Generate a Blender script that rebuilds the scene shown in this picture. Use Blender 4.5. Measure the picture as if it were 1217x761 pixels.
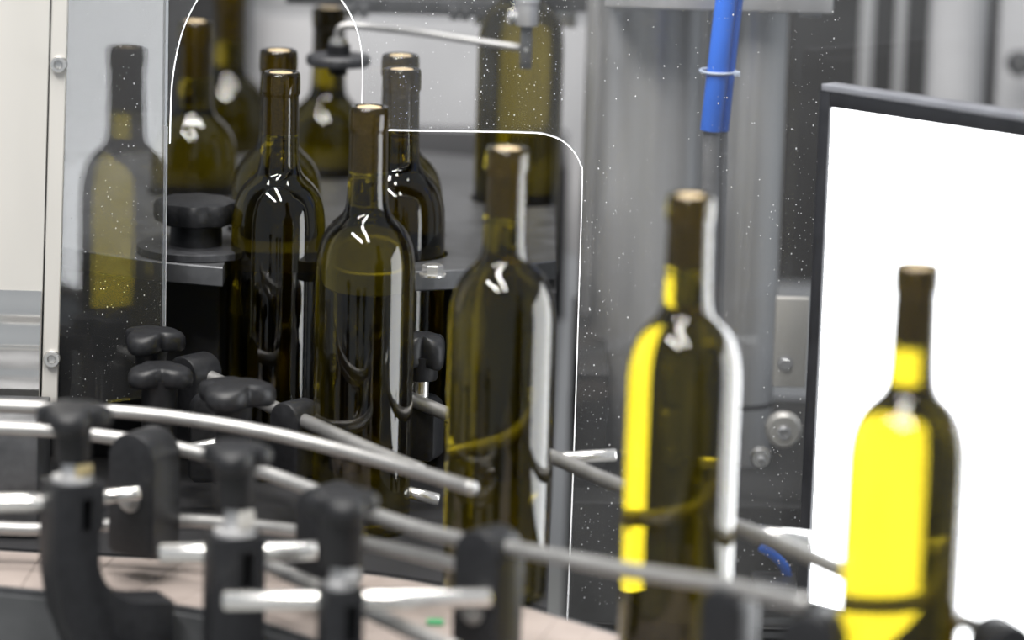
import bpy, bmesh, math, random
from mathutils import Vector, Matrix
from mathutils.geometry import tessellate_polygon
random.seed(7)
for o in list(bpy.data.objects): bpy.data.objects.remove(o)
S = bpy.context.scene
COL = S.collection

# ------------------------------------------------------------------ camera
FPX = 4500.0; CX, CY = 608.5, 380.5
PITCH = math.atan(950 / FPX); ROLL = math.radians(1.7); CH = 0.745
cam_d = bpy.data.cameras.new('camera'); cam = bpy.data.objects.new('camera', cam_d); COL.objects.link(cam)
cam_d.sensor_width = 36.0; cam_d.lens = FPX / 1217 * 36.0
cam_d.clip_start = 0.05; cam_d.clip_end = 60
cam_d.dof.use_dof = True; cam_d.dof.focus_distance = 2.93; cam_d.dof.aperture_fstop = 2.5
fw = Vector((0, math.cos(PITCH), -math.sin(PITCH))); dn = Vector((0, -math.sin(PITCH), -math.cos(PITCH))); rt = Vector((1, 0, 0))
irt = rt * math.cos(ROLL) - dn * math.sin(ROLL)          # image right / image down as scene vectors
idn = rt * math.sin(ROLL) + dn * math.cos(ROLL)
m3 = Matrix((irt, -idn, -fw)).transposed()
cam.matrix_world = Matrix.Translation((0, 0, CH)) @ m3.to_4x4()
S.camera = cam

def ray(px, py):
    return fw + irt * ((px - CX) / FPX) + idn * ((py - CY) / FPX)
def P(px, py, Y):                                        # point of the place seen at a pixel, Y metres away
    d = ray(px, py); return Vector((0, 0, CH)) + d * (Y / d.y)
def G(px, py, z):
    d = ray(px, py); return Vector((0, 0, CH)) + d * ((z - CH) / d.z)

# ------------------------------------------------------------------ world, lights, exposure
w = bpy.data.worlds.new('world'); S.world = w; w.use_nodes = True
w.node_tree.nodes['Background'].inputs[0].default_value = (0.86, 0.93, 1.0, 1)
w.node_tree.nodes['Background'].inputs[1].default_value = 0.38
def area(name, loc, rot, sx, sy, power, col=(1, .97, .93)):
    l = bpy.data.lights.new(name, 'AREA'); l.shape = 'RECTANGLE'; l.size = sx; l.size_y = sy; l.energy = power; l.color = col
    o = bpy.data.objects.new(name, l); COL.objects.link(o); o.location = loc; o.rotation_euler = rot; return o
area('ceiling_lamp', (-1.3, 0.9, 2.9), (math.radians(20), math.radians(-16), math.radians(35)), 0.24, 2.4, 125)
area('ceiling_lamp', (-0.15, 1.3, 2.9), (math.radians(15), math.radians(-2), math.radians(22)), 0.24, 2.4, 95)
area('ceiling_lamp', (-0.3, 3.0, 2.9), (0, 0, math.radians(90)), 0.24, 2.2, 60)
S.view_settings.view_transform = 'Standard'; S.view_settings.look = 'None'
S.view_settings.gamma = 1; S.view_settings.use_curve_mapping = False; S.view_settings.exposure = 0.0
S.cycles.max_bounces = 18; S.cycles.transmission_bounces = 16; S.cycles.glossy_bounces = 6; S.cycles.diffuse_bounces = 3
S.cycles.transparent_max_bounces = 16; S.cycles.caustics_reflective = False; S.cycles.caustics_refractive = True
S.cycles.use_denoising = True; S.cycles.sample_clamp_indirect = 4.0

# ------------------------------------------------------------------ materials
MATS = {}
def newmat(n):
    m = bpy.data.materials.new(n); m.use_nodes = True; nt = m.node_tree; nt.nodes.clear()
    out = nt.nodes.new('ShaderNodeOutputMaterial'); MATS[n] = m; return m, nt, out
def pbr(n, col, rough=.5, metal=0., var=.12, scale=40., stretch=(1, 1, 1), bump=0., spec=.5, rvar=.1):
    m, nt, out = newmat(n); N = nt.nodes.new; L = nt.links.new
    b = N('ShaderNodeBsdfPrincipled'); L(b.outputs[0], out.inputs[0])
    tc = N('ShaderNodeTexCoord'); mp = N('ShaderNodeMapping'); mp.inputs['Scale'].default_value = stretch
    L(tc.outputs['Object'], mp.inputs[0])
    nz = N('ShaderNodeTexNoise'); nz.inputs['Scale'].default_value = scale; nz.inputs['Detail'].default_value = 5; L(mp.outputs[0], nz.inputs[0])
    rp = N('ShaderNodeValToRGB'); c = Vector(col)
    rp.color_ramp.elements[0].position = .3; rp.color_ramp.elements[1].position = .7
    rp.color_ramp.elements[0].color = (*(c * (1 - var)), 1); rp.color_ramp.elements[1].color = (*[min(1, x) for x in c * (1 + var)], 1)
    L(nz.outputs[0], rp.inputs[0]); L(rp.outputs[0], b.inputs['Base Color'])
    b.inputs['Metallic'].default_value = metal; b.inputs['Specular IOR Level'].default_value = spec
    mr = N('ShaderNodeMapRange'); mr.inputs['To Min'].default_value = max(.02, rough - rvar); mr.inputs['To Max'].default_value = min(1, rough + rvar)
    L(nz.outputs[0], mr.inputs[0]); L(mr.outputs[0], b.inputs['Roughness'])
    if bump:
        bp = N('ShaderNodeBump'); bp.inputs['Strength'].default_value = bump; bp.inputs['Distance'].default_value = .001
        L(nz.outputs[0], bp.inputs['Height']); L(bp.outputs[0], b.inputs['Normal'])
    return m
pbr('black_plastic', (.013, .0135, .0155), .45, 0, .25, 260, bump=.2, spec=.4)
pbr('worn_black', (.035, .036, .04), .42, 0, .35, 120, bump=.2)
pbr('near_black', (.026, .026, .027), .6, 0, .2, 20)  # even near-black for cabinet walls and base blocks
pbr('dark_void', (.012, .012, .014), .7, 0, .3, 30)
pbr('dark_metal', (.075, .077, .082), .45, .4, .3, 60)
pbr('plate_metal', (.12, .123, .13), .42, .6, .3, 45, bump=.1)
pbr('steel_rod', (.38, .377, .372), .45, .8, .08, 60)
pbr('bright_steel', (.80, .79, .77), .22, .85, .06, 60)
pbr('panel_steel', (.71, .69, .65), .42, .35, .06, 9, (1, 1, .25), bump=.03)
pbr('hem_steel', (.78, .77, .75), .16, .9, .04, 9, (1, 1, .2))
pbr('column_steel', (.60, .60, .61), .34, .6, .2, 30, (1, 1, .05))
pbr('grey_paint', (.46, .46, .475), .5, 0, .08, 12)
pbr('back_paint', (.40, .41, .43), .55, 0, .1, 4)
pbr('side_paint', (.075, .078, .082), .5, 0, .15, 30)
pbr('belt', (.31, .262, .238), .55, 0, .10, 30, (1, 6, 1), bump=.08)
pbr('blue_tube', (.03, .18, .82), .35, 0, .06, 30)
pbr('clear_tube', (.30, .30, .31), .25, .1, .1, 30)
pbr('cable_tie', (.55, .62, .75), .4, 0, .05, 30)
pbr('soaked_cork', (.19, .145, .08), .8, 0, .25, 700, bump=.2)
pbr('cork', (.62, .48, .28), .85, 0, .2, 900, bump=.3)
pbr('brass', (.80, .66, .36), .3, .7, .1, 60)
pbr('frame_black', (.022, .023, .027), .35, 0, .2, 60)
pbr('frame_edge', (.35, .36, .40), .35, .5, .1, 60)
pbr('droplet', (.62, .63, .65), .3, 0, .1, 60)
pbr('floor_grey', (.30, .30, .29), .6, 0, .15, 3)
pbr('green_plastic', (.05, .30, .12), .5, 0, .1, 40)

def glassmat(n, col, ior, rough=0.):
    m, nt, out = newmat(n); N = nt.nodes.new; L = nt.links.new
    b = N('ShaderNodeBsdfPrincipled'); L(b.outputs[0], out.inputs[0])
    nz = N('ShaderNodeTexNoise'); nz.inputs['Scale'].default_value = 14; nz.inputs['Detail'].default_value = 2
    tc = N('ShaderNodeTexCoord'); L(tc.outputs['Object'], nz.inputs[0])
    mx = N('ShaderNodeMix'); mx.data_type = 'RGBA'; L(nz.outputs[0], mx.inputs[0])
    c = Vector(col); mx.inputs[6].default_value = (*(c * .92), 1); mx.inputs[7].default_value = (*(c * 1.08), 1)
    L(mx.outputs[2], b.inputs['Base Color'])
    b.inputs['Transmission Weight'].default_value = 1; b.inputs['IOR'].default_value = ior; b.inputs['Roughness'].default_value = rough
    return m
glassmat('olive_glass', (.265, .212, .010), 1.55)
m, nt, out = newmat('wine'); g = nt.nodes.new('ShaderNodeBsdfGlass'); g.inputs['IOR'].default_value = 1.345 / 1.55
g.inputs['Roughness'].default_value = 0; g.inputs['Color'].default_value = (1, .985, .86, 1); nt.links.new(g.outputs[0], out.inputs[0])

for nm, fior in (('acrylic', 1.3), ('acrylic_leaf', 1.5)):
  m, nt, out = newmat(nm); N = nt.nodes.new; L = nt.links.new          # clear sheet, a film of dried spray on it
  tr = N('ShaderNodeBsdfTransparent'); tr.inputs[0].default_value = (.95, .955, .96, 1)
  df = N('ShaderNodeBsdfDiffuse'); df.inputs[0].default_value = (.72, .73, .75, 1)
  gl = N('ShaderNodeBsdfGlossy'); gl.inputs['Roughness'].default_value = .02
  tc = N('ShaderNodeTexCoord'); nz = N('ShaderNodeTexNoise'); nz.inputs['Scale'].default_value = 7; nz.inputs['Detail'].default_value = 6; L(tc.outputs['Object'], nz.inputs[0])
  mr = N('ShaderNodeMapRange'); mr.inputs['To Min'].default_value = .012; mr.inputs['To Max'].default_value = .045; L(nz.outputs[0], mr.inputs[0])
  m1 = N('ShaderNodeMixShader'); L(mr.outputs[0], m1.inputs[0]); L(tr.outputs[0], m1.inputs[1]); L(df.outputs[0], m1.inputs[2])
  fr = N('ShaderNodeFresnel'); fr.inputs[0].default_value = fior
  m2 = N('ShaderNodeMixShader'); L(fr.outputs[0], m2.inputs[0]); L(m1.outputs[0], m2.inputs[1]); L(gl.outputs[0], m2.inputs[2]); L(m2.outputs[0], out.inputs[0])

m, nt, out = newmat('lit_cut_edge'); N = nt.nodes.new; L = nt.links.new  # white stands in for light piped to the sheet's cut edge
df = N('ShaderNodeBsdfDiffuse'); df.inputs[0].default_value = (.97, .97, .98, 1); tl = N('ShaderNodeBsdfTranslucent'); tl.inputs[0].default_value = (.97, .97, .98, 1)
ad = N('ShaderNodeAddShader'); L(df.outputs[0], ad.inputs[0]); L(tl.outputs[0], ad.inputs[1]); L(ad.outputs[0], out.inputs[0])

m, nt, out = newmat('lit_screen'); e = nt.nodes.new('ShaderNodeEmission'); e.inputs[0].default_value = (.96, .98, 1, 1); e.inputs[1].default_value = 6.6
nt.links.new(e.outputs[0], out.inputs[0])

# ------------------------------------------------------------------ mesh helpers
def link(name, me, mat, parent=None, loc=None, smooth=False):
    o = bpy.data.objects.new(name, me); COL.objects.link(o)
    if mat:
        me.materials.clear(); me.materials.append(MATS[mat])
    if parent: o.parent = parent
    if loc is not None: o.location = loc
    if smooth:
        for p in me.polygons: p.use_smooth = True
    return o
def from_bm(name, bm, mat, parent=None, loc=None, smooth=None):
    bmesh.ops.recalc_face_normals(bm, faces=bm.faces[:])
    me = bpy.data.meshes.new(name); bm.to_mesh(me); bm.free()
    o = link(name, me, mat, parent, loc)
    if smooth is not None:
        for p in me.polygons: p.use_smooth = True
        me.set_sharp_from_angle(angle=math.radians(smooth))
    return o
def empty(name, loc, rz=0):
    o = bpy.data.objects.new(name, None); COL.objects.link(o); o.location = loc; o.rotation_euler = (0, 0, rz); o.empty_display_size = .02; return o
def tag(o, label, cat, group=None):
    o['label'] = label; o['category'] = cat
    if group: o['group'] = group
    return o
def struct(o): o['kind'] = 'structure'; return o
def box(bm, lo, hi, bevel=0., M=None):
    c = [(a + b) / 2 for a, b in zip(lo, hi)]; s = [b - a for a, b in zip(lo, hi)]
    t = bmesh.new(); bmesh.ops.create_cube(t, size=1, matrix=Matrix.Translation(c) @ Matrix.Diagonal((*s, 1)))
    if bevel: bmesh.ops.bevel(t, geom=t.edges[:], offset=bevel, segments=3, profile=.5, affect='EDGES')
    if M: bmesh.ops.transform(t, matrix=M, verts=t.verts[:])
    tmp = bpy.data.meshes.new('t'); t.to_mesh(tmp); t.free(); bm.from_mesh(tmp); bpy.data.meshes.remove(tmp)
def boxo(name, lo, hi, mat, parent=None, bevel=.001, loc=None):
    bm = bmesh.new(); box(bm, lo, hi, bevel); return from_bm(name, bm, mat, parent, loc, 35 if bevel else None)
def lathe(bm, prof, seg=48, axis=None):
    rings = []
    for r, z in prof:
        if r < 1e-6: rings.append([bm.verts.new((0, 0, z))])
        else: rings.append([bm.verts.new((r * math.cos(2 * math.pi * i / seg), r * math.sin(2 * math.pi * i / seg), z)) for i in range(seg)])
    for a, b in zip(rings, rings[1:]):
        for i in range(seg):
            j = (i + 1) % seg
            if len(a) == 1 and len(b) == 1: continue
            if len(a) == 1: bm.faces.new((a[0], b[i], b[j]))
            elif len(b) == 1: bm.faces.new((a[i], a[j], b[0]))
            else: bm.faces.new((a[i], a[j], b[j], b[i]))
def catmull(pts, n=8):
    out = []; pts = [Vector(p) for p in pts]
    for i in range(len(pts) - 1):
        p0 = pts[max(0, i - 1)]; p1 = pts[i]; p2 = pts[i + 1]; p3 = pts[min(len(pts) - 1, i + 2)]
        for k in range(n):
            t = k / n
            out.append(.5 * ((2 * p1) + (p2 - p0) * t + (2 * p0 - 5 * p1 + 4 * p2 - p3) * t * t + (3 * p1 - p0 - 3 * p2 + p3) * t ** 3))
    out.append(pts[-1]); return out
def tube(bm, pts, r, seg=16, round_end=True):
    pts = [Vector(p) for p in pts]; rr = [r] * len(pts)
    if round_end:
        a = (pts[0] - pts[1]).normalized(); b = (pts[-1] - pts[-2]).normalized()
        pts = [pts[0] + a * r * .25] + pts + [pts[-1] + b * r * .25]; rr = [r * .78] + rr + [r * .78]
    up = Vector((0, 0, 1)); rings = []
    for i, p in enumerate(pts):
        t = (pts[min(i + 1, len(pts) - 1)] - pts[max(i - 1, 0)]).normalized()
        ref = up if abs(t.z) < .95 else Vector((0, 1, 0))
        s = t.cross(ref).normalized(); u = s.cross(t)
        rings.append([bm.verts.new(p + (s * math.cos(2 * math.pi * k / seg) + u * math.sin(2 * math.pi * k / seg)) * rr[i]) for k in range(seg)])
    for a, b in zip(rings, rings[1:]):
        for k in range(seg): bm.faces.new((a[k], a[(k + 1) % seg], b[(k + 1) % seg], b[k]))
    bm.faces.new(rings[0]); bm.faces.new(rings[-1])
def tubeo(name, pts, r, mat, parent=None, seg=18, re=True):
    bm = bmesh.new(); tube(bm, pts, r, seg, re); return from_bm(name, bm, mat, parent, None, 50)
def prism(bm, outline, y0, y1, bevel=0., M=None):           # outline in XZ extruded along Y
    t = bmesh.new(); a = [t.verts.new((x, y0, z)) for x, z in outline]; b = [t.verts.new((x, y1, z)) for x, z in outline]
    t.faces.new(a); t.faces.new(b[::-1]); n = len(a)
    for i in range(n): t.faces.new((a[i], b[i], b[(i + 1) % n], a[(i + 1) % n]))
    bmesh.ops.recalc_face_normals(t, faces=t.faces[:])
    if bevel:
        ed = [e for e in t.edges if all(abs(abs(v.co.y - y0)) < 1e-7 for v in e.verts) or all(abs(v.co.y - y1) < 1e-7 for v in e.verts)]
        bmesh.ops.bevel(t, geom=ed, offset=bevel, segments=2, profile=.5, affect='EDGES')
    if M: bmesh.ops.transform(t, matrix=M, verts=t.verts[:])
    tmp = bpy.data.meshes.new('t'); t.to_mesh(tmp); t.free(); bm.from_mesh(tmp); bpy.data.meshes.remove(tmp)
def arc(cx, cz, r, a0, a1, n=8):
    return [(cx + r * math.cos(math.radians(a0 + (a1 - a0) * i / n)), cz + r * math.sin(math.radians(a0 + (a1 - a0) * i / n))) for i in range(n + 1)]
def cut(ob, bms):                                            # real holes through a solid
    for bm in bms:
        bmesh.ops.recalc_face_normals(bm, faces=bm.faces[:])
        me = bpy.data.meshes.new('c'); bm.to_mesh(me); bm.free(); c = bpy.data.objects.new('c', me); COL.objects.link(c)
        md = ob.modifiers.new('b', 'BOOLEAN'); md.operation = 'DIFFERENCE'; md.solver = 'EXACT'; md.object = c
        bpy.context.view_layer.update(); dg = bpy.context.evaluated_depsgraph_get()
        new = bpy.data.meshes.new_from_object(ob.evaluated_get(dg)); ob.modifiers.clear(); old = ob.data; ob.data = new
        bpy.data.objects.remove(c); bpy.data.meshes.remove(old)
def copy_tree(o, parent=None):
    c = o.copy(); COL.objects.link(c); c.parent = parent
    for ch in [x for x in COL.objects if x.parent == o]: copy_tree(ch, c)
    return c

ZB = -0.010                                                   # the level the bottles stand on

# ------------------------------------------------------------------ setting
fl = boxo('floor', (-4, -1, -.95), (4, 6, -.9), 'floor_grey', bevel=0); struct(fl)
wb = boxo('wall_back', (-4, 5.9, -.9), (4, 6.0, 3.2), 'back_paint', bevel=0); struct(wb)

# ------------------------------------------------------------------ bottle
OUT = [(0, .004), (.020, .0035), (.030, .0008), (.0335, 0), (.0358, .0015), (.0370, .005), (.0374, .010), (.0375, .08), (.0375, .193), (.0374, .2010), (.0370, .2085), (.0361, .2150), (.0347, .2210), (.0327, .2265), (.0302, .2312),
       (.0272, .2351), (.0240, .2383), (.0212, .2408), (.0188, .2433), (.0171, .2462), (.0160, .2505), (.0154, .257), (.0150, .266), (.0144, .305), (.0144, .3065),
       (.0153, .3075), (.0156, .310), (.0156, .318), (.0153, .3225), (.0145, .3245), (.0130, .325), (.0104, .3247), (.0097, .3235), (.0097, .3225), (0, .3225)]
INN = [(0, .014), (.015, .013), (.028, .008), (.0325, .008), (.0342, .013), (.0345, .08), (.0345, .193), (.0344, .2005), (.0340, .2070), (.0331, .2130), (.0318, .2185), (.0299, .2234),
       (.0275, .2276), (.0247, .2311), (.0217, .2342), (.0190, .2368), (.0166, .2396), (.0147, .2430), (.0133, .2480), (.0123, .256), (.0112, .266), (.0104, .2735), (.0060, .2728), (0, .2727)]
bm = bmesh.new(); lathe(bm, OUT, 96); bmesh.ops.recalc_face_normals(bm, faces=bm.faces[:]); ME_G = bpy.data.meshes.new('glass'); bm.to_mesh(ME_G); bm.free()
bm = bmesh.new(); lathe(bm, INN, 96); bmesh.ops.recalc_face_normals(bm, faces=bm.faces[:]); ME_W = bpy.data.meshes.new('wine'); bm.to_mesh(ME_W); bm.free()
bm = bmesh.new(); lathe(bm, [(0, .2755), (.0090, .2755), (.0095, .2765), (.0095, .3235), (.0088, .3243), (0, .3245)], 40); bmesh.ops.recalc_face_normals(bm, faces=bm.faces[:])
ME_C = bpy.data.meshes.new('cork'); bm.to_mesh(ME_C); bm.free()
for me, mt in ((ME_G, 'olive_glass'), (ME_W, 'wine'), (ME_C, 'cork')):
    me.materials.append(MATS[mt])
    for p in me.polygons: p.use_smooth = True
ME_C.set_sharp_from_angle(angle=.7)
ME_C.materials.append(MATS['soaked_cork'])
for p in ME_C.polygons: p.material_index = 0 if p.center.z > .3235 else 1
def bottle(x, y, z, label, group):
    r = empty('wine_bottle', (x, y, z), random.uniform(0, 6))
    tag(r, label, 'bottle', group)
    for n, me in (('glass', ME_G), ('wine', ME_W), ('cork', ME_C)):
        o = bpy.data.objects.new(n, me); COL.objects.link(o); o.parent = r
    return r
LINE = 'bottles leaving on the conveyor'; WH = 'bottles in the machine'
TOP = ZB + .325
def bt(px, py, label, g):
    p = G(px, py, TOP); return bottle(p.x, p.y, ZB, label, g), p
bA, pA = bt(1091, 312, 'olive glass wine bottle glowing yellow in front of the bright white screen', LINE)
bB, pB = bt(821, 231, 'corked wine bottle, bright yellow down one side, between the blue tubes and the conveyor', LINE)
bC, pC = bt(603, 175, 'corked olive wine bottle standing by the rounded end of the steel guide rail', LINE)
bD, pD = bt(439, 126, 'corked olive wine bottle just outside the clear guard, crossed by two guide rails', LINE)
bE, pE = bt(334, 85, 'dark olive wine bottle sitting in the front notch of the machine plate', WH)
bottle(pE.x - .010, pE.y + .125, ZB, 'wine bottle directly behind the one in the front notch, its neck top peeking over', WH)
bF, pF = bt(478, 81, 'dark wine bottle behind the hex bolt, neck crossed by the guard edge', WH)
bottle(pF.x - .004, pF.y + .079, ZB, 'wine bottle hidden close behind the one by the hex bolt, only its outline showing', WH)
p = G(232, 24, TOP); bottle(p.x, p.y, ZB, 'blurred wine bottle above the black clamp knob, next to the arched cut of the guard', WH)
G2P = P(273, 60, 3.49); bottle(G2P.x, G2P.y, ZB, 'blurred olive bottle with its top out of view, behind the one over the clamp knob', WH)
p = G(392, 8, TOP); bottle(p.x, p.y, ZB, 'blurred olive wine bottle behind the black washer of the bent rod', WH)
HB = P(611, 326, 3.26); bottle(HB.x, HB.y, HB.z, 'wide olive bottle body behind the hanging probe, its neck out of view', WH)

# ------------------------------------------------------------------ plate that carries the bottles in the machine
PZ = .165
pc = Vector((-.165, 3.205)); PR = .297
root = empty('star_wheel', (pc.x, pc.y, ZB))
tag(root, 'dark grey machine plate with round pockets holding bottles inside the guard', 'machine plate')
bm = bmesh.new(); lathe(bm, [(0, -.016), (PR - .001, -.016), (PR, -.015), (PR, -.001), (PR - .001, 0), (0, 0)], 160)
plate = from_bm('plate', bm, 'plate_metal', None, (pc.x, pc.y, PZ))
cs = []
def cap(pts, r):
    for (x, y) in pts:
        b = bmesh.new(); lathe(b, [(0, -.06), (r, -.06), (r, .06), (0, .06)], 48); bmesh.ops.translate(b, vec=(x, y, PZ), verts=b.verts[:]); cs.append(b)
def slot(a, b, r):
    a = Vector(a); b = Vector(b); d = (b - a); n = Vector((-d.y, d.x)).normalized() * r
    q = bmesh.new(); vs = [q.verts.new((*(v), PZ - .05)) for v in (a + n, b + n, b - n, a - n)]; f = q.faces.new(vs)
    ex = bmesh.ops.extrude_face_region(q, geom=[f]); bmesh.ops.translate(q, vec=(0, 0, .1), verts=[v for v in ex['geom'] if isinstance(v, bmesh.types.BMVert)]); cs.append(q)
cq = bmesh.new(); box(cq, (P(660, 325, 3.0).x, 2.5, PZ - .1), (1, 4, PZ + .1)); cs.append(cq)
cap([(pE.x, pE.y), (pF.x, pF.y), (pF.x - .004, pF.y + .079), (pE.x - .010, pE.y + .125), (HB.x, HB.y)], .0405)
slot((pE.x, pE.y - .12), (pE.x, pE.y), .0405)
for q in (G(232, 24, TOP), G(392, 8, TOP), G2P): cap([(q.x, q.y)], .0405)
cut(plate, cs)
plate.parent = root; plate.matrix_parent_inverse = Matrix.Translation((-pc.x, -pc.y, -ZB))
bm = bmesh.new(); lathe(bm, [(0, 0), (.045, 0), (.045, PZ - .016 - ZB), (0, PZ - .016 - ZB)], 40); from_bm('hub', bm, 'dark_metal', root, (0, .03, 0), 40)
def hexbolt(name, loc, r, h, mat, parent=None, axis='Z'):
    bm = bmesh.new(); lathe(bm, [(0, 0), (r * 1.25, 0), (r * 1.25, h * .18), (0, h * .18)], 28); lathe(bm, [(0, h * .18), (r, h * .18), (r, h * .9), (r * .88, h), (0, h)], 6)
    if axis == 'Y': bmesh.ops.rotate(bm, matrix=Matrix.Rotation(math.pi / 2, 3, 'X'), verts=bm.verts[:])
    return from_bm(name, bm, mat, parent, loc, 30)
p = G(514, 329, PZ); hexbolt('hex_bolt', (p.x - pc.x, p.y + .004 - pc.y, PZ - ZB), .0085, .009, 'bright_steel', root)

def wing_knob_parts(root, r=.026, h=.016, stem=.02, sr=.013, mat='black_plastic', rot=0., lobes=3, nested=False):
    # lobed grip: crowned top, drooping lobes
    bm = bmesh.new(); n = 60; rings = []
    for zf, k in ((-.50, .60), (-.47, .86), (-.34, .96), (-.05, 1.0), (.24, .985), (.40, .92), (.49, .78), (.47, .40)):
        ring = []
        for i in range(n):
            a = 2 * math.pi * i / n; q = (.5 + .5 * math.cos(lobes * (a - rot)))
            rr = r * (.56 + .44 * q ** .55) * k; rr = max(rr, 0)
            dip = -.16 * h * (rr / r) ** 2 * q
            ring.append(bm.verts.new((rr * math.cos(a), rr * math.sin(a), zf * h + h * .5 + dip)))
        rings.append(ring)
    for a, b in zip(rings, rings[1:]):
        for i in range(n): bm.faces.new((a[i], a[(i + 1) % n], b[(i + 1) % n], b[i]))
    bm.faces.new(rings[0]); bm.faces.new(rings[-1])
    gp_ = from_bm('knob' if nested else 'grip', bm, mat, root, (0, 0, 0), 60)
    bm = bmesh.new(); lathe(bm, [(0, -stem), (sr * .92, -stem), (sr, -stem + .002), (sr * 1.02, -.004), (sr * 1.25, h * .3), (0, h * .3)], 32)
    from_bm('knob_stem' if nested else 'hub', bm, mat, gp_ if nested else root, (0, 0, 0), 40)
    return gp_
def wing_knob(px, py, Y, label, r=.026, h=.016, stem=.02, sr=.013, rot=0., bolt=.02, boltmat='bright_steel', lobes=3, group='clamp knobs'):
    p = P(px, py, Y); root = empty('wing_knob', p - Vector((0, 0, h * .8)))
    tag(root, label, 'knob', group); wing_knob_parts(root, r, h, stem, sr, 'black_plastic', rot, lobes)
    if bolt:
        bm = bmesh.new(); lathe(bm, [(0, -bolt), (.0052, -bolt), (.0052, .001), (0, .001)], 20); from_bm('threaded_stud', bm, boltmat, root, (0, 0, -stem), 40)
    return root

# black clamp knob with washer standing on the plate
kp = G(233, 300, PZ); kr = empty('fluted_hand_wheel', (kp.x, kp.y, PZ)); tag(kr, 'black fluted hand knob on a wide flat disc on the machine plate', 'knob')
bm = bmesh.new(); lathe(bm, [(0, 0), (.046, 0), (.047, .001), (.047, .006), (.045, .007), (0, .007)], 56); from_bm('disc', bm, 'worn_black', kr, (0, 0, 0), 30)
bm = bmesh.new(); lathe(bm, [(0, .007), (.021, .007), (.0205, .026), (0, .026)], 40); from_bm('neck', bm, 'black_plastic', kr, (0, 0, 0), 30)
bm = bmesh.new(); n = 80; rings = []
for z, k in ((.0245, .86), (.026, .96), (.030, 1), (.038, 1), (.042, .94), (.0435, .80)):
    rings.append([bm.verts.new((.033 * k * (1 + .05 * math.cos(8 * 2 * math.pi * i / n)) * math.cos(2 * math.pi * i / n), .033 * k * (1 + .05 * math.cos(8 * 2 * math.pi * i / n)) * math.sin(2 * math.pi * i / n), z)) for i in range(n)])
for a, b in zip(rings, rings[1:]):
    for i in range(n): bm.faces.new((a[i], a[(i + 1) % n], b[(i + 1) % n], b[i]))
bm.faces.new(rings[0]); bm.faces.new(rings[-1]); from_bm('grip', bm, 'black_plastic', kr, (0, 0, 0), 40)

# ------------------------------------------------------------------ machine body: deck, dark base, back panels
near = catmull([Vector(v + (0,)) for v in ((-.62, 2.655), (-.50, 2.635), (-.36, 2.604), (-.2065, 2.560), (-.11, 2.478), (.0, 2.345), (.10, 2.19), (.20, 2.02), (.28, 1.86))], 40)
far = catmull([Vector(v + (0,)) for v in ((-.62, 2.72), (-.50, 2.71), (-.36, 2.695), (-.15, 2.675), (-.045, 2.635), (.045, 2.56), (.14, 2.455), (.265, 2.26), (.40, 2.04))], 40)
dl = [(v.x + .004, v.y + .012) for v in far[::8] if v.x < .03] + [(.05, 3.95), (-.62, 3.95)]
bm = bmesh.new(); prism(bm, [(x, y) for x, y in dl], -.04, -.0008, 0, Matrix(((1, 0, 0, 0), (0, 0, 1, 0), (0, 1, 0, ZB), (0, 0, 0, 1))))
bmesh.ops.triangulate(bm, faces=bm.faces[:], ngon_method='EAR_CLIP')
deck = from_bm('machine_deck', bm, 'dark_void'); tag(deck, 'dark machine deck under the bottles', 'machine deck')
# dark chassis; black blocks and wall added beneath the plate as its shade
ch = empty('machine_chassis', (0, 3.5, ZB)); tag(ch, 'black machine chassis with added dark blocks for the shade below the pocket plate', 'machine')
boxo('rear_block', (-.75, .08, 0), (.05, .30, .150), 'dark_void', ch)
boxo('shade_block', (-.47, -.51, 0), (-.236, -.42, .152), 'dark_void', ch)
boxo('shade_block', (-.048, -.53, 0), (.035, -.42, .152), 'dark_void', ch)
boxo('shade_wall', (-.47, -.365, 0), (.035, -.335, .152), 'dark_void', ch)
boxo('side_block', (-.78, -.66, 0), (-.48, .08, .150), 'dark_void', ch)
boxo('column_base', (.055, -.50, -.4), (.60, -.10, P(800, 600, 3.0).z - ZB), 'near_black', ch)
boxo('shadow_block', (.055, -.45, -.4), (P(722, 500, 3.05).x, -.13, P(700, 445, 3.05).z - ZB), 'near_black', ch)  # dark block standing in for the shadow beside the column
# grey back panel
bp = empty('rear_panel', (0, 3.92, ZB)); tag(bp, 'light grey rear panel of the machine behind the bent rod', 'panel')
for i, (x0, x1, z0, z1) in enumerate([(P(300, 100, 3.92).x, .13, 0, .245), (P(300, 100, 3.92).x, .13, .252, .80)]):
    boxo('sheet', (x0, 0, z0), (x1, .012, z1), 'grey_paint', bp)
dk = empty('dark_cabinet', (0, 3.80, ZB)); tag(dk, 'dark cabinet wall beyond the bright screen and column', 'cabinet')
boxo('wall', (.14, 0, 0), (1.1, .02, .9), 'near_black', dk)
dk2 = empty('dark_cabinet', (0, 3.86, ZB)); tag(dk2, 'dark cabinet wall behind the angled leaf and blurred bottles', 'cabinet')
boxo('wall', (-1.1, 0, 0), (P(296, 100, 3.86).x, .02, .9), 'near_black', dk2)

def zspan(px, y0, y1, Y): return P(px, y0, Y).z, P(px, y1, Y).z
def vpost(name, px, w_px, y0, y1, Y, mat, label, cat, round_=True, group=None):
    a = P(px, y0, Y); b = P(px, y1, Y); s = Y / FPX; r = w_px * s / 2; x = P(px, 200, Y).x
    root = empty(name, (x, Y, b.z)); tag(root, label, cat, group); h = a.z - b.z
    bm = bmesh.new()
    if round_: lathe(bm, [(0, 0), (r, 0), (r, h), (0, h)], 56)
    else: box(bm, (-r, -r * .6, 0), (r, r * .6, h), .002)
    from_bm('shaft', bm, mat, root, (0, 0, 0), 40)
    return root, r, h
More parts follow.
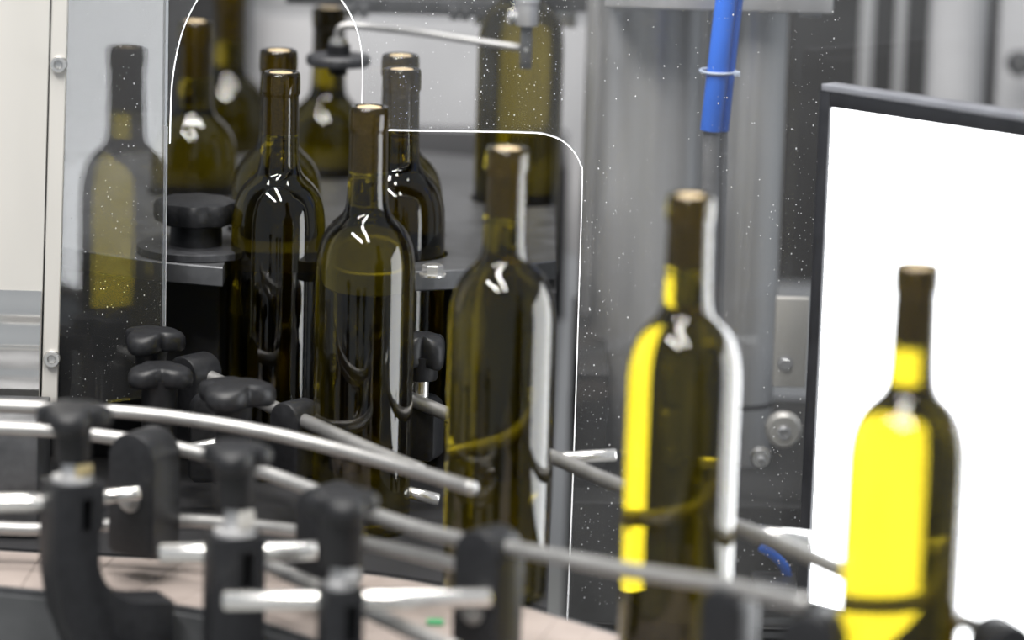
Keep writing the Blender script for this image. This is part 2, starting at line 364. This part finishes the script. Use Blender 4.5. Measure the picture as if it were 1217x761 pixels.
# steel column with guide rods
c1, r1, h1 = vpost('steel_column', 770, 128, -60, 720, 3.22, 'column_steel', 'thick brushed steel machine column beside the blue tubes', 'column')
c2, r2, h2 = vpost('steel_column', 893, 76, -60, 720, 3.16, 'column_steel', 'narrower steel column next to the dark gap by the screen', 'column')
bm = bmesh.new(); zz = P(893, 476, 3.16).z - c2.location.z
lathe(bm, [(r2 * 1.0, zz - .003), (r2 * 1.015, zz - .002), (r2 * 1.015, zz), (r2, zz + .001)], 48); from_bm('joint_ring', bm, 'dark_void', c2, (0, 0, 0), 40)
c3, r3, h3 = vpost('guide_rod', 704, 26, -60, 600, 3.30, 'column_steel', 'slim steel rod beside the thick machine column', 'rod')
c4, r4, h4 = vpost('guide_rod', 838, 22, -60, 720, 3.25, 'bright_steel', 'polished rod behind the blue tubes between the two columns', 'rod')
for px, wpx, lab in ((1022, 16, 'thin grey upright nearest the dark gap above the screen'), (1062, 12, 'slim upright in the middle of the dark cabinet wall above the screen')):
    vpost('upright', px, wpx, -80, 420, 3.7, 'column_steel', lab, 'upright', False, 'uprights above the screen')
vpost('upright', 1130, 70, -80, 420, 3.68, 'grey_paint', 'wide pale grey upright above the bright screen', 'upright', True, 'uprights above the screen')
vpost('upright', 1206, 60, -80, 420, 3.70, 'grey_paint', 'pale upright carrying the small dark knob above the screen', 'upright', False, 'uprights above the screen')
p = P(1211, 75, 3.64); kk = empty('adjuster_knob', p); tag(kk, 'small dark knob fixed to the pale upright at the picture edge', 'knob')
bm = bmesh.new(); lathe(bm, [(0, -.008), (.010, -.008), (.0125, -.004), (.0125, .008), (.009, .012), (0, .012)], 10); bmesh.ops.rotate(bm, matrix=Matrix.Rotation(math.pi / 2, 3, 'X'), verts=bm.verts[:])
from_bm('grip', bm, 'worn_black', kk, (0, 0, 0), 30)
bm = bmesh.new(); lathe(bm, [(0, .012), (.004, .012), (.004, .016), (0, .016)], 12); bmesh.ops.rotate(bm, matrix=Matrix.Rotation(math.pi / 2, 3, 'X'), verts=bm.verts[:]); from_bm('screw', bm, 'bright_steel', kk)

# bracket plate on top of the columns
a = P(718, 0, 3.10); b = P(990, 17, 3.10); br = empty('top_plate', (a.x, 3.10, b.z)); tag(br, 'flat grey steel bracket plate across the tops of the columns', 'bracket')
boxo('plate', (0, 0, 0), (b.x - a.x, .16, .03), 'column_steel', br, .0015)
for fx in (.09, .90): boxo('foot', ((b.x - a.x) * fx - .008, .01, -.004), ((b.x - a.x) * fx + .010, .04, 0), 'column_steel', br, .0005)
# overhead beam
a = P(340, 0, 3.30); b = P(735, 16, 3.30); ob = empty('overhead_beam', (a.x, 3.30, b.z)); tag(ob, 'grey overhead machine beam with small bolts along its lower edge', 'beam')
boxo('beam', (0, 0, 0), (b.x - a.x, .05, .05), 'plate_metal', ob, .001)
boxo('lower_lip', (.06, -.006, -.006), (.225, .0, .008), 'dark_metal', ob, .0008)
for px in (418, 432, 540, 553): q = P(px, 17, 3.29); boxo('bolt', (q.x - a.x - .004, -.012, -.009), (q.x - a.x + .004, -.006, .002), 'dark_metal', ob, .0008)
boxo('pale_block', (.165 + .0, .03, -.018), (.255, .045, .0), 'bright_steel', ob, .001)
# hanging probe
a = P(627, 0, 3.12); pr = empty('hanging_probe', a); tag(pr, 'steel probe hanging from the beam with a flat blade tip', 'probe')
s = 3.12 / FPX; z1 = P(627, 30, 3.12).z - a.z; z2 = P(627, 82, 3.12).z - a.z
bm = bmesh.new(); lathe(bm, [(0, z1), (.0092, z1), (.0096, z1 + .001), (.0096, z1 + .018), (.0105, z1 + .019), (.0105, .05), (0, .05)], 32); from_bm('body', bm, 'column_steel', pr, (0, 0, 0), 40)
boxo('blade', (-.0050, -.0025, z2), (.0050, .0025, z1 + .001), 'plate_metal', pr, .0006)
hexbolt('rivet', (0, -.0025, z2 + .016), .0018, .002, 'bright_steel', pr, 'Y')
boxo('tip_line', (-.0052, -.003, z2 + .003), (.0052, .003, z2 + .0042), 'dark_void', pr, .0002)
q = P(605, 22, 3.12) - a; bm = bmesh.new(); tube(bm, [q, q + Vector((.012, .004, .002))], .0055, 14); from_bm('side_screw', bm, 'bright_steel', pr, None, 40)
# bent rod with nut and black washer
rp = P(402, 72, 3.20); rod = empty('bent_rod', rp); tag(rod, 'bent steel rod with a black nut and washer, reaching over to the probe', 'rod')
pts = [P(401, 50, 3.20), P(401, 40, 3.20), P(404, 33, 3.20), P(413, 30, 3.20), P(440, 32, 3.20), P(500, 39, 3.21), P(560, 48, 3.21), P(618, 57, 3.205)]
tubeo('rod', [v - rp for v in catmull(pts, 5)], .0032, 'steel_rod', rod, 14)
bm = bmesh.new(); lathe(bm, [(0, -.004), (.0255, -.004), (.0275, -.002), (.0275, .003), (.0255, .005), (0, .005)], 40); from_bm('washer', bm, 'worn_black', rod, (0, 0, 0), 40)
bm = bmesh.new(); lathe(bm, [(0, -.012), (.008, -.012), (.008, -.004), (.010, .004), (.0100, .014), (0, .014)], 24); from_bm('nut', bm, 'black_plastic', rod, (0, 0, 0), 30)
bm = bmesh.new(); lathe(bm, [(0, .014), (.0075, .014), (.0075, .019), (0, .019)], 6); from_bm('lock_nut', bm, 'bright_steel', rod, (0, 0, 0), 30)

# blue tubes
bl = empty('blue_tubes', P(850, 155, 3.02)); tag(bl, 'pair of bright blue air tubes tied together, hanging by the steel column', 'tubes')
o0 = bl.location.copy()
for (x0, x1, wr) in ((863, 845, .0088), (873, 856, .0070)):
    pts = [P(x0 + (x0 - x1) * .35, -50, 3.02 + (.014 if wr < .008 else 0)), P(x0, 0, 3.02 + (.014 if wr < .008 else 0)), P((x0 + x1) / 2 - 1, 85, 3.02 + (.014 if wr < .008 else 0)), P(x1, 155, 3.02 + (.014 if wr < .008 else 0))]
    tubeo('tube', [v - o0 for v in catmull(pts, 6)], wr, 'blue_tube', bl, 18, False)
tp = P(854, 86, 3.02) - o0; bm = bmesh.new(); tube(bm, [tp + Vector((.0145 * math.cos(t), .006 + .016 * math.sin(t), .0)) for t in [i * 2 * math.pi / 24 for i in range(25)]], .0012, 8, False); box(bm, (tp.x + .012, tp.y - .008, tp.z - .002), (tp.x + .017, tp.y - .002, tp.z + .002), .0005)
from_bm('cable_tie', bm, 'cable_tie', bl, None, 50)
tubeo('lower_sleeve', [v - o0 for v in (P(846, 154, 3.023), P(843, 300, 3.023), P(838, 470, 3.023))], .0072, 'clear_tube', bl, 18, False)
tubeo('lower_sleeve', [v - o0 for v in (P(857, 154, 3.035), P(854, 300, 3.035), P(849, 470, 3.035))], .0055, 'clear_tube', bl, 18, False)

# small hardware in the gap between column and screen
a = P(918, 460, 3.05); b = P(962, 355, 3.05); mp_ = empty('mounting_plate', (a.x, 3.05, a.z)); tag(mp_, 'pale steel mounting plate with one bolt in the gap beside the screen', 'plate')
boxo('plate', (0, 0, 0), (b.x - a.x, .008, b.z - a.z), 'panel_steel', mp_, .001)
q = P(933, 432, 3.05); hexbolt('bolt', (q.x - a.x, 0, q.z - a.z), .0052, .006, 'column_steel', mp_, 'Y')
def flange(px, py, Y, r, label, mat='panel_steel'):
    q = P(px, py, Y); f = empty('round_flange', q); tag(f, label, 'flange', 'round flanges beside the screen')
    for nm, prof, mt in (('disc', [(0, -.006), (r, -.006), (r, .002), (r * .8, .006), (0, .006)], mat), ('screw', [(0, .006), (r * .36, .006), (r * .36, .011), (r * .22, .012), (r * .2, .009), (0, .009)], 'column_steel')):
        bm = bmesh.new(); lathe(bm, prof, 36); bmesh.ops.rotate(bm, matrix=Matrix.Rotation(math.pi / 2, 3, 'X'), verts=bm.verts[:]); from_bm(nm, bm, mt, f, None, 30)
flange(931, 511, 3.02, .0150, 'round steel flange with a centre screw below the mounting plate')
flange(904, 544, 3.00, .0085, 'small round steel flange at the foot of the column', 'bright_steel')
q = [P(905, 650, 2.98), P(920, 660, 2.98), P(933, 676, 2.98), P(939, 700, 2.98)]
tag(tubeo('blue_hose', catmull(q, 6), .0042, 'blue_tube', None, 14), 'short curved blue hose low down beside the screen', 'hose')
a = P(893, 790, 2.94); b = P(950, 700, 2.94); cb = empty('valve_block', (a.x, 2.94, a.z)); tag(cb, 'small pale valve block with slotted face below the blue hose', 'valve block')
boxo('block', (0, 0, 0), (b.x - a.x, .05, b.z - a.z), 'plate_metal', cb, .002)
for k in range(3): boxo('slot', (.008, -.001, .040 - k * .012), (.030, .004, .046 - k * .012), 'dark_void', cb, .0005)

# ------------------------------------------------------------------ bright inspection screen
L0 = P(978, 100, 2.80); d2 = G(1217, 136, L0.z) - L0; d2.z = 0; ang = math.atan2(d2.y, d2.x)
SH = L0.z - P(952, 728, 2.80).z; SL = 0.62
sc = empty('light_screen', (L0.x, L0.y, L0.z - SH), ang); tag(sc, 'bright white lit inspection screen in a black frame behind the bottle', 'screen')
# local x runs along the screen, local -y faces the bottles
boxo('panel', (.010, -.0005, .010), (SL - .010, .004, SH - .016), 'lit_screen', sc, 0)
boxo('housing', (.004, .0045, .002), (SL - .004, .040, SH - .004), 'frame_black', sc, .002)
for nm, lo, hi, mt in (('frame_bar', (0, -.004, 0), (.010, .010, SH), 'frame_black'), ('frame_bar', (SL - .010, -.004, 0), (SL, .010, SH), 'frame_black'),
                       ('frame_bar', (.010, -.004, SH - .016), (SL - .010, .010, SH), 'frame_black'), ('frame_bar', (.010, -.004, 0), (SL - .010, .010, .010), 'frame_black')):
    boxo(nm, lo, hi, mt, sc, .0012)
boxo('top_trim', (.002, -.0046, SH - .0045), (SL - .002, .012, SH + .001), 'frame_edge', sc, .001)
boxo('stand', (.28, .041, -.88 - (L0.z - SH) + .0), (.36, .09, .2), 'dark_metal', sc, .002)

# ------------------------------------------------------------------ clear guard with cut-out, hinged leaf, cabinet
GY = 2.894
gl_l = P(200, 200, GY).x
def gp(px, py): v = P(px, py, GY); return (v.x, v.z)
cutl = [gp(197, 470), gp(200, 300), gp(202, 170), gp(203, 130), gp(205, 95), gp(212, 55), gp(223, 22), gp(240, -8), gp(262, -30), gp(300, -46), gp(345, -44), gp(380, -28), gp(403, -4), gp(420, 24), gp(429, 55), gp(431, 90), gp(430, 135),
        gp(432, 147), gp(442, 153), gp(460, 154.5), gp(560, 156), gp(630, 157.5), gp(650, 160), gp(668, 167), gp(682, 180), gp(690, 196), gp(692, 215), gp(688, 350), gp(682, 540), gp(674, 740)]
zt = P(608, -140, GY).z; zb = ZB + .001
gr_ = P(1400, 300, GY).x
outline = [(gl_l - .001, zt)] + [(gl_l - .001, cutl[2][1])] + cutl[2:-1] + [(cutl[-1][0], cutl[-1][1]), (gr_, cutl[-1][1]), (gr_, zt)]
gd = empty('acrylic_guard', (0, GY, 0)); tag(gd, 'clear acrylic guard sheet with a rounded cut-out, spotted with dried droplets', 'guard')
def tri_prism(outl, y0, y1, name, mat, parent):
    bm = bmesh.new(); a = [bm.verts.new((x, y0, z)) for x, z in outl]; b = [bm.verts.new((x, y1, z)) for x, z in outl]; n = len(a)
    for t in tessellate_polygon([[Vector((x, z, 0)) for x, z in outl]]):
        bm.faces.new([a[k] for k in t]); bm.faces.new([b[k] for k in t[::-1]])
    for i in range(1, n): bm.faces.new((a[i], b[i], b[(i + 1) % n], a[(i + 1) % n]))
    return from_bm(name, bm, mat, parent)
tri_prism(outline, -.002, .002, 'sheet', 'acrylic', gd)
def ribbon(pts, w, y0, y1, name, mat, parent):
    bm = bmesh.new(); pts = [Vector(p) for p in pts]; L = []
    for i, p in enumerate(pts):
        t = (pts[min(i + 1, len(pts) - 1)] - pts[max(0, i - 1)]).normalized(); nn = Vector((-t.y, t.x)) * w / 2
        L.append([bm.verts.new((q.x, y, q.y)) for q, y in ((p + nn, y0), (p - nn, y0), (p - nn, y1), (p + nn, y1))])
    for a, b in zip(L, L[1:]):
        for k in range(4): bm.faces.new((a[k], a[(k + 1) % 4], b[(k + 1) % 4], b[k]))
    bm.faces.new(L[0]); bm.faces.new(L[-1]); return from_bm(name, bm, mat, parent)
ribbon([(v.x, v.y) for v in catmull([Vector((x, z, 0)) for x, z in cutl[2:]], 4)], .0007, -.0024, .0024, 'lit_cut_edge', 'lit_cut_edge', gd)
def specks(parent, pts, name='dried_droplets'):
    bm = bmesh.new()
    for (x, y, z, r, st) in pts:
        vs = [bm.verts.new((x + r * math.cos(k * math.pi / 3), y, z + r * st * math.sin(k * math.pi / 3))) for k in range(6)]; t = bm.verts.new((x, y - r * .5, z))
        for k in range(6): bm.faces.new((vs[k], vs[(k + 1) % 6], t))
    o = from_bm(name, bm, 'droplet', parent); o['kind'] = 'stuff'; return o
def inside(px, py):                                    # region of the cut-out, in the sheet
    if px < 204: return True
    if 204 < px < 431 and py > -20 and (px > 215 or py > 60): return True
    return 431 <= px < 690 and py > 158
sp = []
while len(sp) < 1900:
    px = random.uniform(205, 1000); py = random.uniform(0, 720)
    if inside(px, py): continue
    dens = .5
    if px > 680 and py > 230: dens = .85
    if 560 < px < 670: dens = .9
    if 750 < px < 900: dens = .35
    if random.random() > dens: continue
    v = P(px, py, GY - .0021); sp.append((v.x, -.0021, v.z, .00020 + .00045 * random.random() ** 4, random.uniform(.8, 1.6)))
specks(gd, sp)

# hinged leaf set at an angle (mirrors the bottles and the screen)
lend = Vector((gl_l - .002, GY - .001, ZB)); lroot_p = lend - Vector((.0752, .0563, 0)); ld = lend - lroot_p; LL = ld.length; la = math.atan2(ld.y, ld.x)
lf = empty('acrylic_leaf', lroot_p, la); tag(lf, 'angled clear acrylic leaf beside the steel cabinet, mirroring a bottle', 'guard')
zt2 = zt - ZB; zb2 = P(150, 480, 2.86).z - ZB
boxo('sheet', (0, -.002, zb2), (LL, .002, zt2), 'acrylic_leaf', lf, 0)
boxo('lit_cut_edge', (LL - .0002, -.0016, zb2), (LL + .0005, .0024, P(202, 150, GY).z - ZB), 'lit_cut_edge', lf, 0)
sp = [(random.uniform(.004, LL), -.0021, random.uniform(zb2, zt2 - .08), .00020 + .00045 * random.random() ** 4, random.uniform(.8, 1.5)) for _ in range(420)]
specks(lf, sp)

# steel cabinet
cy = 2.822
cab = empty('steel_cabinet', (0, cy, P(30, 478, cy).z)); tag(cab, 'brushed stainless steel cabinet at the picture edge, bright and lightly stained', 'cabinet'); cz = cab.location.z
xe = P(60, 100, cy).x; xb = P(47, 470, cy).x; ztop = zt + .03 - cz
bm = bmesh.new(); prism(bm, [(-.75, 0), (xb, 0), (xe + .002, ztop), (-.75, ztop)], 0, .002); from_bm('door_sheet', bm, 'panel_steel', cab)
bm = bmesh.new(); prism(bm, [(-.75, 0), (xb - .004, 0), (xe - .002, ztop), (-.75, ztop)], .004, .10); from_bm('body', bm, 'dark_metal', cab)
for y, zz, r in ((400, 0, .006),):
    q = P(20, y, cy).z - cz
# polished lower hem of the door, waves added to form reflection bands
z1_, z2_ = P(20, 476, cy).z - cz, P(20, 345, cy).z - cz; bm = bmesh.new(); R0 = []
for i in range(41):
    t = i / 40; zz = z1_ + (z2_ - z1_) * t; yy = -.0006 - .0035 * math.sin(math.pi * min(1, t * 1.0)) ** 2 - .0016 * math.sin(math.pi * t * 3) ** 2
    xr = xb + (xe + .002 - xb) * zz / ztop - .0005
    R0.append([bm.verts.new((-.75, yy, zz)), bm.verts.new((xr, yy, zz)), bm.verts.new((xr, .001, zz)), bm.verts.new((-.75, .001, zz))])
for u_, v_ in zip(R0, R0[1:]):
    for k in range(4): bm.faces.new((u_[k], u_[(k + 1) % 4], v_[(k + 1) % 4], v_[k]))
bm.faces.new(R0[0]); bm.faces.new(R0[-1]); from_bm('reflecting_hem', bm, 'hem_steel', cab, None, 40)
strip_w = .0125
bm = bmesh.new(); prism(bm, [(xb + .0015, 0), (xb + strip_w + .001, 0), (xe + strip_w + .003, ztop), (xe + .0035, ztop)], -.001, .006, .0008); from_bm('edge_strip', bm, 'panel_steel', cab)
for px, py in ((70, 76), (62, 426)):
    q = P(px, py, cy - .002) - cab.location; bm = bmesh.new()
    lathe(bm, [(0, 0), (.0062, 0), (.0064, .001), (.0064, .0045), (.0058, .0055), (.0034, .0055)], 28); lathe(bm, [(.0034, .0055), (.0032, .0022), (0, .0022)], 6)
    bmesh.ops.rotate(bm, matrix=Matrix.Rotation(math.pi / 2, 3, 'X'), verts=bm.verts[:]); s_ = from_bm('socket_screw', bm, 'bright_steel', cab, (q.x, -.001, q.z), 35)
low = boxo('lower_cabinet', (-.60, 2.735, ZB), (P(44, 560, 2.735).x, 2.815, P(30, 500, 2.735).z), 'plate_metal'); tag(low, 'dark grey metal panel below the bright steel cabinet', 'panel')

# ------------------------------------------------------------------ conveyor
cv = empty('conveyor', (0, 2.5, ZB)); tag(cv, 'conveyor with a pinkish beige slatted belt and dark grey side', 'conveyor')
NS = 34
for k in range(NS):
    i0 = int(k * (len(near) - 1) / NS); i1 = int((k + 1) * (len(near) - 1) / NS); g_ = .014
    a0 = near[i0].lerp(near[i1], g_); a1 = near[i1]; b0 = far[i0].lerp(far[i1], g_); b1 = far[i1]
    bm = bmesh.new(); t = [bm.verts.new((v.x, v.y - 2.5, 0)) for v in (a0, a1, b1, b0)]; f = bm.faces.new(t)
    ex = bmesh.ops.extrude_face_region(bm, geom=[f]); bmesh.ops.translate(bm, vec=(0, 0, -.005), verts=[v for v in ex['geom'] if isinstance(v, bmesh.types.BMVert)])
    from_bm('belt_slat', bm, 'belt', cv)
def strip3(line, off0, off1, z0, z1, name, mat, parent):
    bm = bmesh.new(); R = []
    for i in range(0, len(line), 5):
        p = line[i]; t = (line[min(i + 5, len(line) - 1)] - line[max(i - 5, 0)]).normalized(); n = Vector((t.y, -t.x, 0))
        R.append([bm.verts.new((q.x, q.y - 2.5, z)) for q, z in ((p + n * off0, z0), (p + n * off1, z0), (p + n * off1, z1), (p + n * off0, z1))])
    for a, b in zip(R, R[1:]):
        for k in range(4): bm.faces.new((a[k], a[(k + 1) % 4], b[(k + 1) % 4], b[k]))
    bm.faces.new(R[0]); bm.faces.new(R[-1]); return from_bm(name, bm, mat, parent, None, 50)
strip3(near, .001, .009, -.14, -.004, 'side_frame', 'side_paint', cv)
strip3(near, .0005, .005, -.004, .0006, 'wear_strip', 'dark_metal', cv)
strip3(far, -.009, -.001, -.14, -.002, 'side_frame', 'side_paint', cv)
bm = bmesh.new()
for i in range(0, len(near) - 10, 10):
    bm.faces.new([bm.verts.new((v.x, v.y - 2.5, -.012)) for v in (near[i], near[i + 10], far[i + 10], far[i])])
bmesh.ops.remove_doubles(bm, verts=bm.verts[:], dist=1e-5); from_bm('chain_bed', bm, 'dark_void', cv)
for x, y in ((-.4, 2.68), (.2, 2.15)):
    boxo('leg', (x - .02, y - 2.5 - .02, -.889), (x + .02, y - 2.5 + .02, -.06), 'side_paint', cv, .002)
q = G(517, 743, ZB); tag(boxo('green_clip', (q.x - .006, q.y - .004, ZB), (q.x + .006, q.y + .004, ZB + .004), 'green_plastic', None, .002), 'tiny green plastic clip lying on the beige belt', 'clip')

# ------------------------------------------------------------------ guide rails
def rail(pts, r, label, mat='steel_rod'):
    o = tubeo('guide_rail', catmull([P(*p) for p in pts], 8), r, mat, None, 22); tag(o, label, 'rail', 'steel guide rails'); return o
rail([(-60, 481, 2.68), (60, 485, 2.68), (180, 493, 2.675), (300, 511, 2.66), (400, 534, 2.635), (480, 556, 2.60), (562, 581, 2.55)], .0051, 'uppermost curved steel guide rail ending in a rounded tip in front of the bottle')
rail([(-60, 507, 2.66), (60, 512, 2.66), (140, 521, 2.655), (215, 534, 2.645), (300, 557, 2.615), (380, 586, 2.575), (450, 614, 2.53), (540, 640, 2.47), (640, 658, 2.41), (740, 677, 2.36), (850, 694, 2.30), (960, 718, 2.24)], .0052, 'long curved steel guide rail running through the three black clamps')
rail([(-60, 624, 2.655), (40, 629, 2.655), (130, 624, 2.65), (220, 619, 2.64), (350, 631, 2.60), (440, 647, 2.54), (540, 671, 2.48), (600, 690, 2.44)], .0050, 'lower steel guide rail under the long curved one')
rail([(292, 660, 2.56), (340, 682, 2.52), (400, 708, 2.48), (450, 733, 2.44), (540, 772, 2.38)], .0055, 'lowest steel rail, just above the beige belt')
rail([(240, 444, 2.895), (330, 487, 2.83), (372, 505, 2.775), (435, 533, 2.715), (500, 560, 2.665)], .0056, 'straight steel guide rail slanting down from the rear clamps')
rail([(470, 466, 2.872), (535, 494, 2.83), (665, 547, 2.72), (740, 579, 2.655), (895, 634, 2.52), (1003, 680, 2.42), (1070, 709, 2.35), (1170, 748, 2.24)], .0056, 'slanting steel guide rail along the far side of the bottles')
def crossrod(x0, y0, x1, y1, Y, r, label, g='clamp rods', mat='bright_steel', Y1=None):
    o = tubeo('clamp_rod', [P(x0, y0, Y), P(x1, y1, Y1 or Y)], r, mat, None, 22); tag(o, label, 'rod', g)
crossrod(650, 546, 731, 541, 2.755, .0050, 'short white steel rod standing out past the bottle by the guard edge')
crossrod(480, 584, 520, 594, 2.80, .0050, 'short steel rod end between two bottles below the guide rail')
crossrod(890, 634, 962, 642, 2.565, .0058, 'short steel rod end behind the guide rail, before the screen')
crossrod(222, 534, 276, 524, 2.78, .0045, 'short steel rod seen under the uppermost guide rail')
crossrod(-50, 599, 62, 597, 2.525, .0062, 'steel rod entering the curved bracket from the picture edge')
crossrod(112, 592, 165, 586, 2.60, .0050, 'short steel rod with a collar between curved bracket and rounded clamp')
crossrod(192, 658, 374, 655, 2.50, .0066, 'bright steel rod through the middle bracket, below its knob')
crossrod(268, 715, 582, 711, 2.42, .0066, 'long bright steel rod lowest in the picture')

# ------------------------------------------------------------------ rail clamps
def clamp(px, py, Y, wu, wv, h, ang, label, hole=.35, g='black rail clamps', boss=True, top_r=None):
    p = P(px, py, Y); root = empty('rail_clamp', (p.x, p.y, p.z - h), math.radians(ang)); tag(root, label, 'clamp', g)
    # rounded-top block: profile in local XZ, extruded along local Y
    rt_ = top_r or min(wu * .48, h * .4); prof = [(-wu / 2 + .004, 0), (wu / 2 - .004, 0), (wu / 2, .004)] + arc(wu / 2 - rt_, h - rt_, rt_, 0, 90, 8) + arc(-wu / 2 + rt_, h - rt_, rt_, 90, 180, 8) + [(-wu / 2, .004)]
    bm = bmesh.new(); prism(bm, prof, -wv / 2, wv / 2, .0025); from_bm('body', bm, 'black_plastic', root, None, 40)
    if boss:
        bm = bmesh.new(); lathe(bm, [(0, 0), (.009, 0), (.009, .002), (.007, .003), (.006, .006), (.004, .007), (0, .007)], 24); bmesh.ops.rotate(bm, matrix=Matrix.Rotation(math.pi / 2, 3, 'X'), verts=bm.verts[:])
        from_bm('washer', bm, 'steel_rod', root, (0, -wv / 2, h * (1 - hole) - .012), 40)
    return root
clamp(172, 511, 2.632, .040, .034, .090, -30, 'rounded black rail clamp in the row, behind the curved bracket', .4)
clamp(393, 576, 2.552, .038, .032, .072, -35, 'rounded black rail clamp in the row, behind the round-stemmed knob', .5, boss=False)
clamp(582, 627, 2.440, .038, .030, .095, -38, 'tall black rail clamp in the row, in front of the bottle by the rail tip', .45)
clamp(868, 696, 2.295, .030, .026, .07, -30, 'black rail clamp at the foot of the bright yellow bottle', .5, boss=False)
clamp(975, 726, 2.235, .040, .030, .06, -30, 'blurred black rail clamp just before the glowing bottle', .5, boss=False)
c_ = clamp(1192, 735, 2.225, .034, .030, .05, 20, 'blurred black clamp end at the lower picture corner beside the glowing bottle', .5, boss=False)
clamp(232, 421, 2.895, .032, .030, .070, -40, 'black rail clamp at the upper end of the slanting rail', .4, boss=False)
clamp(352, 476, 2.80, .030, .028, .060, -40, 'black rail clamp gripping the middle of the slanting rail', .4, boss=False)
clamp(250, 466, 2.835, .032, .018, .07, 10, 'dark rounded clamp plate between the two rear knobs', .5, boss=False, top_r=.0155)

# ------------------------------------------------------------------ wing knobs
wing_knob(180, 396, 2.845, 'black wing knob against the droplet-spotted leaf, highest of the row', .0265, .016, .022, .012, math.radians(10), .045)
wing_knob(190, 438, 2.80, 'black wing knob just below the highest one', .0265, .015, .040, .0135, math.radians(100), .02)
wing_knob(278, 459, 2.745, 'broad black wing knob beside the slanting rail', .032, .017, .040, .0135, math.radians(15), .02)
wing_knob(503, 404, 2.862, 'black knob half hidden between two bottles under the plate', .021, .024, .012, .012, math.radians(45), .014, lobes=4)
clamp(505, 470, 2.866, .026, .024, .05, -20, 'small black clamp under the knob half hidden between two bottles', .5, boss=False)

# ------------------------------------------------------------------ brackets with knobs
def bracket(px, py, Y, w, thick, ang, slot_w, slot_h, label, leg, knob_label, kr, kstem, ksr, krot, bolt, boltmat):
    """upright clamp bracket: block with a slot, below it an arm sweeping away; px,py is the top centre"""
    p = P(px, py, Y); z0 = -.20 - p.z
    root = empty('clamp_bracket', (p.x, p.y, p.z), math.radians(ang)); tag(root, label, 'bracket', 'black clamp brackets')
    x0, x1 = -w / 2, w / 2
    if leg:
        prof = [(x0, 0), (x1, 0), (x1, -.030), (x1 - .004, -.036)] + [(x1 - .004, -.052)] + arc(x1 - .004 + .036, -.052, .036, 180, 262, 10) + [(x1 + .052, -.090), (x1 + .052, z0), (x0 + .03, z0), (x0 + .018, -.125), (x0 + .005, -.092), (x0, -.062)]
    else:
        prof = [(x0, 0), (x1, 0), (x1, -.07), (x1 + .02, -.095), (x1 + .02, z0), (x0, z0)]
    bm = bmesh.new(); prism(bm, prof, -thick / 2, thick / 2, .0015); b = from_bm('arm', bm, 'black_plastic', None, None, 35)
    q = bmesh.new(); box(q, (w * .02, -.2, -.010 - slot_h), (w * .02 + slot_w, -thick / 2 + .014, -.010)); cut(b, [q]); b.data.materials.clear(); b.data.materials.append(MATS['black_plastic']); b.parent = root
    bm = bmesh.new(); lathe(bm, [(0, 0), (w * .40, 0), (w * .40, .003), (w * .30, .005), (0, .005)], 32); from_bm('washer', bm, 'column_steel', root, None, 40)
    k = wing_knob_parts(root, kr, .0155, kstem, ksr, 'black_plastic', krot, nested=True); k.location = (0, 0, .005 + bolt + kstem)
    bm = bmesh.new(); lathe(bm, [(0, -bolt - .001), (.0075, -bolt - .001), (.0075, .0), (0, .0)], 24); from_bm('threaded_stud', bm, 'column_steel', k, (0, 0, -kstem), 40)
    boxo('stud_flat', (-.001, -.0120, -bolt + .0005), (.0105, -.006, -.001), boltmat, k, .001, (0, 0, -kstem))
    return root
bracket(86, 571, 2.520, .036, .034, 28, .0075, .024, 'curved black clamp bracket with a slot, holding the rod from the picture edge', True,
        'black wing knob on the curved bracket crossing both upper rails', .0285, .024, .0125, math.radians(0), .009, 'brass')
bracket(279, 634, 2.475, .036, .030, 20, .0085, .026, 'black slotted clamp bracket in the middle of the three', False,
        'black knob on the middle bracket, above a shining stud', .0260, .028, .0135, math.radians(5), .014, 'panel_steel')
bracket(405, 697, 2.405, .026, .028, 15, .0085, .026, 'narrow black clamp bracket lowest of the three, with the long bright rod', False,
        'black knob with a thick round stem on the lowest bracket', .0265, .034, .0140, math.radians(25), .010, 'column_steel')
